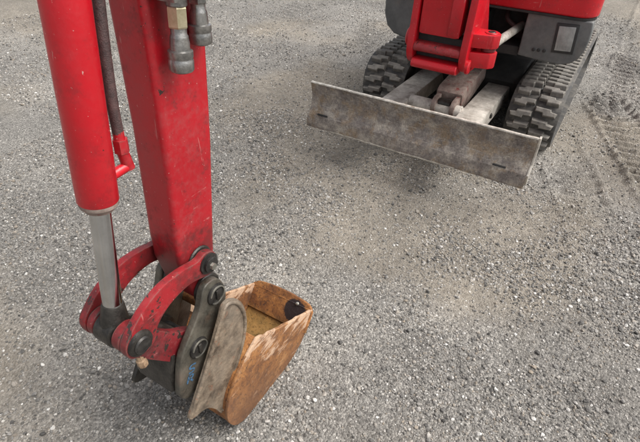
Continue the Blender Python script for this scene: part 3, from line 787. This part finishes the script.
c2 = coupler(1.590, 0.076, 1.397, 0.90, 0.06, False)
c2['label'] = 'shorter plain hydraulic coupler at the rear edge of the arm'
link('coupler_block', box(1.565, 1.70, 0.053, 0.125, 1.373, 1.44, 0.006), 'zinc', EX, 40)
link('service_pipe', tube([(1.655, 0.09, 1.435), (1.62, 0.085, 1.60), (1.56, 0.075, 1.80), (1.46, 0.07, 1.95)], 0.012, 14), 'hose', EX, 50)
link('service_pipe', tube([(1.595, 0.09, 1.435), (1.56, 0.085, 1.60), (1.51, 0.075, 1.78), (1.42, 0.07, 1.92)], 0.012, 14), 'hose', EX, 50)

# ---- bucket linkage
lev = [(1.722, 0.745), (1.692, 0.752), (1.662, 0.738), (1.652, 0.705), (1.668, 0.678), (1.698, 0.677), (1.762, 0.697), (1.832, 0.688), (1.880, 0.658), (1.902, 0.618), (1.940, 0.610), (1.974, 0.628), (1.980, 0.662), (1.962, 0.692), (1.913, 0.731), (1.846, 0.756), (1.780, 0.756)]
lev = smooth2(lev, 4)
for s in (1, -1):
    y0_, y1_ = (0.062, 0.084) if s > 0 else (-0.084, -0.062)
    lv = link('link_lever', prism(lev, y0_, y1_, 'xz', 0.003, 2, 50), 'red_worn', EX, 40)
    link('lever_boss', lathe((RP.x, s * 0.083, RP.z), (RP.x, s * 0.094, RP.z), [(0, 0.036), (0.008, 0.034), (0.011, 0.028)], 28), 'greasy', lv, 40)
    link('lever_pin', lathe((1.688, s * 0.083, 0.716), (1.688, s * 0.100, 0.716), [(0, 0.031), (0.006, 0.031), (0.007, 0.023), (0.015, 0.023), (0.017, 0.020)], 28), 'pin', lv, 40)
    link('pin_bolt', lathe((1.690, s * 0.100, 0.716), (1.690, s * 0.108, 0.716), [(0, 0.0105), (0.008, 0.010)], 6), 'bare', lv)
link('lever_cross_pin', rod((RP.x, -0.100, RP.z), (RP.x, 0.100, RP.z), 0.024, 0.004), 'pin', EX, 40)
link('spacer_ring', lathe((RP.x, 0.0285, RP.z), (RP.x, 0.060, RP.z), [(0, 0.034), (0.004, 0.039), (0.027, 0.039), (0.0315, 0.034)], 28), 'red_worn', EX, 40)
link('spacer_ring', lathe((RP.x, -0.0345, RP.z), (RP.x, -0.060, RP.z), [(0, 0.034), (0.004, 0.039), (0.021, 0.039), (0.0255, 0.034)], 28), 'red_worn', EX, 40)
SP, BP = Vector((1.686, 0, 0.600)), Vector((1.783, 0, 0.468))     # hitch pins
hl = smooth2([(1.905, 0.660), (1.925, 0.690), (1.960, 0.688), (1.978, 0.655), (1.962, 0.610), (1.900, 0.520), (1.836, 0.438), (1.800, 0.425), (1.756, 0.440), (1.748, 0.480), (1.775, 0.515), (1.830, 0.560)], 4)
blink = empty('bucket_link'); blink.parent = EX
for s in (1, -1):
    link('link_plate', prism(hl, 0.0315 if s > 0 else -0.0600, 0.0605 if s > 0 else -0.036, 'xz', 0.003, 2, 50), 'red_grimy' if s > 0 else 'greasy', blink, 40)
link('link_web', prism([(1.90, 0.60), (1.86, 0.615), (1.80, 0.53), (1.845, 0.50)], -0.035, 0.031, 'xz', 0.004), 'greasy', blink, 40)
link('grease_bolt', lathe((1.937, 0.050, 0.605), (1.934, 0.056, 0.535), [(0, 0.009), (0.042, 0.009), (0.044, 0.0135), (0.064, 0.014), (0.070, 0.010)], 7), 'tan', blink)

# ---- quick hitch
hp = [(1.727, 0.645), (1.703, 0.657), (1.672, 0.648), (1.650, 0.612), (1.645, 0.562), (1.668, 0.500), (1.715, 0.415), (1.772, 0.312), (1.800, 0.296), (1.856, 0.306), (1.878, 0.350), (1.862, 0.430), (1.838, 0.492), (1.790, 0.545), (1.752, 0.590)]
hps = smooth2(hp, 4)
hitch = empty('quick_hitch'); hitch.parent = EX
for s in (1, -1):
    a_, b_ = (0.067, 0.090) if s > 0 else (-0.090, -0.067)
    link('hitch_plate', prism(hps, a_, b_, 'xz', 0.005, 3, 50), 'hitch', hitch, 40)
    for P in (SP, BP):
        link('pin_collar', lathe((P.x, s * 0.089, P.z), (P.x, s * 0.097, P.z), [(0, 0.034), (0.006, 0.033), (0.008, 0.029)], 28), 'pin', hitch, 40)
        bm = bmesh.new()            # snap ring: an open bright ring round the pin end
        rings = []
        for i in range(27):
            t = math.radians(20 + 300 * i / 26)
            rings.append([bm.verts.new((P.x + (0.0275 + 0.0025 * math.cos(q)) * math.cos(t), s * (0.0985 + 0.0025 * math.sin(q)), P.z + (0.0275 + 0.0025 * math.cos(q)) * math.sin(t))) for q in (0.8, 2.36, 3.93, 5.5)])
        for A, B in zip(rings, rings[1:]):
            for q in range(4): bm.faces.new((A[q], A[(q + 1) % 4], B[(q + 1) % 4], B[q]))
        bm.faces.new(rings[0]); bm.faces.new(rings[-1])
        link('snap_ring', bm, 'bare', hitch, 60)
        link('pin_bolt', box(P.x - 0.006, P.x + 0.006, min(s * 0.096, s * 0.103), max(s * 0.096, s * 0.103), P.z - 0.019, P.z + 0.019, 0.003), 'greasy', hitch, 40)
for P in (SP, BP):
    link('hitch_pin', rod((P.x, -0.0965, P.z), (P.x, 0.0965, P.z), 0.025, 0.003), 'pin', hitch, 40)
link('hitch_body', prism([(1.770, 0.395), (1.735, 0.420), (1.765, 0.330), (1.800, 0.305), (1.850, 0.315), (1.868, 0.350), (1.850, 0.400)], -0.0665, 0.0665, 'xz', 0.006), 'greasy', hitch, 40)
link('hitch_front_plate', prism([(1.842, 0.480), (1.858, 0.432), (1.872, 0.352), (1.888, 0.356), (1.872, 0.440), (1.856, 0.488)], -0.066, 0.066, 'xz', 0.004), 'greasy', hitch, 40)
# two letters in blue paint marker on the near hitch plate, below the lower pin
def stroke(name, pts, w=0.0062):
    bm = bmesh.new(); P = [Vector((p[0], p[1])) for p in pts]
    A, B = [], []
    for i, p in enumerate(P):
        t = (P[min(i + 1, len(P) - 1)] - P[max(i - 1, 0)]).normalized(); nrm = Vector((-t.y, t.x)) * w / 2
        A.append(bm.verts.new((p.x + nrm.x, 0.0912, p.y + nrm.y))); B.append(bm.verts.new((p.x - nrm.x, 0.0912, p.y - nrm.y)))
    for i in range(len(P) - 1): bm.faces.new((A[i], A[i + 1], B[i + 1], B[i]))
    return bm
ax = (Vector((1.820, 0.345)) - Vector((1.783, 0.440))).normalized()     # down the plate
bx = Vector((-ax.y, ax.x))
if bx.x > 0: bx = -bx                                                     # to the right as seen from outside
org = Vector((1.816, 0.424))
def glyph(lines, off):
    bm = bmesh.new()
    for ln in lines:
        pts = [(Vector((org.x, org.y)) + bx * u * 0.78 + ax * (v + off) * 0.74) for u, v in ln]
        cur = stroke('s', [(p.x, p.y) for p in pts]); me = bpy.data.meshes.new('tmp'); cur.to_mesh(me); cur.free(); bm.from_mesh(me); bpy.data.meshes.remove(me)
    return bm
S_ = [[(0.018, 0.005), (0.012, 0.000), (0.002, -0.001), (-0.008, 0.001), (-0.013, 0.007), (-0.010, 0.014), (0.0, 0.017), (0.010, 0.020), (0.014, 0.027), (0.009, 0.034), (-0.002, 0.036), (-0.013, 0.033)]]
R_ = [[(-0.013, 0.038), (-0.012, 0.020), (-0.011, 0.000)], [(-0.011, 0.001), (0.004, 0.000), (0.013, 0.006), (0.011, 0.015), (0.000, 0.019), (-0.011, 0.020)], [(-0.002, 0.019), (0.008, 0.029), (0.016, 0.038)]]
link('blue_letter', glyph(S_, 0.0), 'blue', hitch)
link('blue_letter', glyph(R_, 0.046), 'blue', hitch)

# ---- bucket
HB = 0.145
outer = [(q.x, q.y) for q in catmull([(x_, z_, 0) for x_, z_ in [(1.250, 0.150), (1.292, 0.075), (1.350, 0.028), (1.420, 0.004), (1.500, -0.004), (1.600, -0.005), (1.680, 0.000), (1.735, 0.026), (1.764, 0.075), (1.772, 0.130), (1.750, 0.205), (1.705, 0.262), (1.650, 0.305), (1.590, 0.338)]], 3)]
bucket = empty('bucket'); bucket.parent = EX
bucket['label'] = 'rusty narrow digging bucket resting on the gravel'
for s in (1, -1):
    a_, b_ = (HB - 0.012, HB) if s > 0 else (-HB, -HB + 0.012)
    sp = [(x, z) for x, z in [(1.250, 0.150)] + outer[1:] + [(1.590 + (1.250 - 1.590) * t + random.gauss(0, 0.0012), 0.338 + (0.150 - 0.338) * t + random.gauss(0, 0.0022) - 0.004 * math.sin(t * 3.14)) for t in [i / 16 for i in range(1, 16)]]]
    link('side_plate', prism(sp, a_, b_, 'xz', 0.0035, 2, 50), 'rust_side', bucket, 40)
# wrapped shell between the side plates, 10 mm plate
def offset_in(pts, d):
    out = []
    for i, p in enumerate(pts):
        q0 = pts[max(i - 1, 0)]; q1 = pts[min(i + 1, len(pts) - 1)]
        t = Vector((q1[0] - q0[0], q1[1] - q0[1])).normalized(); nrm = Vector((-t.y, t.x))
        c = Vector((1.5, 0.16)) - Vector(p)
        if nrm.dot(c) < 0: nrm = -nrm
        out.append((p[0] + nrm.x * d, p[1] + nrm.y * d))
    return out
sh_o = offset_in(outer, 0.003); sh_i = offset_in(outer, 0.013)
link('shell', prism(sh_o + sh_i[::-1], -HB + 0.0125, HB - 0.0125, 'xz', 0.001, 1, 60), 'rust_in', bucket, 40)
bm = bmesh.new(); rows = []
for i in range(25):          # spade-like lip: proud in the middle, rounded off at both corners
    y = -HB - 0.004 + (2 * HB + 0.008) * i / 24
    u = abs(y) / (HB + 0.004)
    e = 0.016 * (1 - u ** 2) - 0.020 * max(0, (u - 0.8) / 0.2) ** 2
    d = Vector((-0.59, 0, 0.807))
    A, B = Vector((1.2395, y, 0.1545)) + d * e, Vector((1.2530, y, 0.1645)) + d * e
    rows.append([bm.verts.new(p) for p in (A, B, Vector((1.318, y, 0.080)), Vector((1.306, y, 0.066)))])
for A, B in zip(rows, rows[1:]):
    for q in range(4): bm.faces.new((A[q], A[(q + 1) % 4], B[(q + 1) % 4], B[q]))
bm.faces.new(rows[0]); bm.faces.new(rows[-1])
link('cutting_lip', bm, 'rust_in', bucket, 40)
link('lip_bolt', lathe((1.262, 0.082, 0.160), (1.268, 0.082, 0.166), [(0, 0.007), (0.006, 0.007), (0.008, 0.004)], 10), 'bare', bucket, 40)
# ears: dished hanger plates with a raised rim that carry the bucket on the hitch
ear = smooth2([(1.692, 0.574), (1.660, 0.570), (1.622, 0.528), (1.604, 0.450), (1.622, 0.360), (1.675, 0.270), (1.722, 0.195), (1.766, 0.128), (1.792, 0.185), (1.826, 0.236), (1.890, 0.268), (1.858, 0.322), (1.808, 0.392), (1.752, 0.474), (1.715, 0.535)], 4)
edge_path = [(1.886, 0.272), (1.850, 0.326), (1.800, 0.397), (1.745, 0.477), (1.708, 0.534), (1.688, 0.563), (1.663, 0.560), (1.632, 0.524), (1.614, 0.450), (1.631, 0.364), (1.683, 0.274), (1.729, 0.200), (1.764, 0.142)]
for s in (1, -1):
    er = link('hanger_ear', prism(ear, min(s * 0.110, s * 0.1215), max(s * 0.110, s * 0.1215), 'xz', 0.002, 2, 50), 'steelgrey' if s > 0 else 'greasy', bucket, 40)
    # rolled bead along the free edge, stopping short of the scooped foot
    link('ear_bead', tube([(x_, s * 0.1215, z_) for x_, z_ in edge_path], 0.0065, 10, 6), 'steelgrey' if s > 0 else 'greasy', bucket, 60)
link('hanger_tube', rod((1.655, -0.113, 0.485), (1.655, 0.113, 0.485), 0.024, 0.003), 'rust_in', bucket, 40)
link('hanger_tube', rod((1.836, -0.113, 0.292), (1.836, 0.113, 0.292), 0.020, 0.003), 'greasy', bucket, 40)
link('gusset', prism([(1.600, 0.338), (1.560, 0.330), (1.470, 0.300), (1.520, 0.345), (1.590, 0.372), (1.625, 0.345)], -0.143, -0.100, 'xz', 0.004), 'rust_side', bucket, 40)
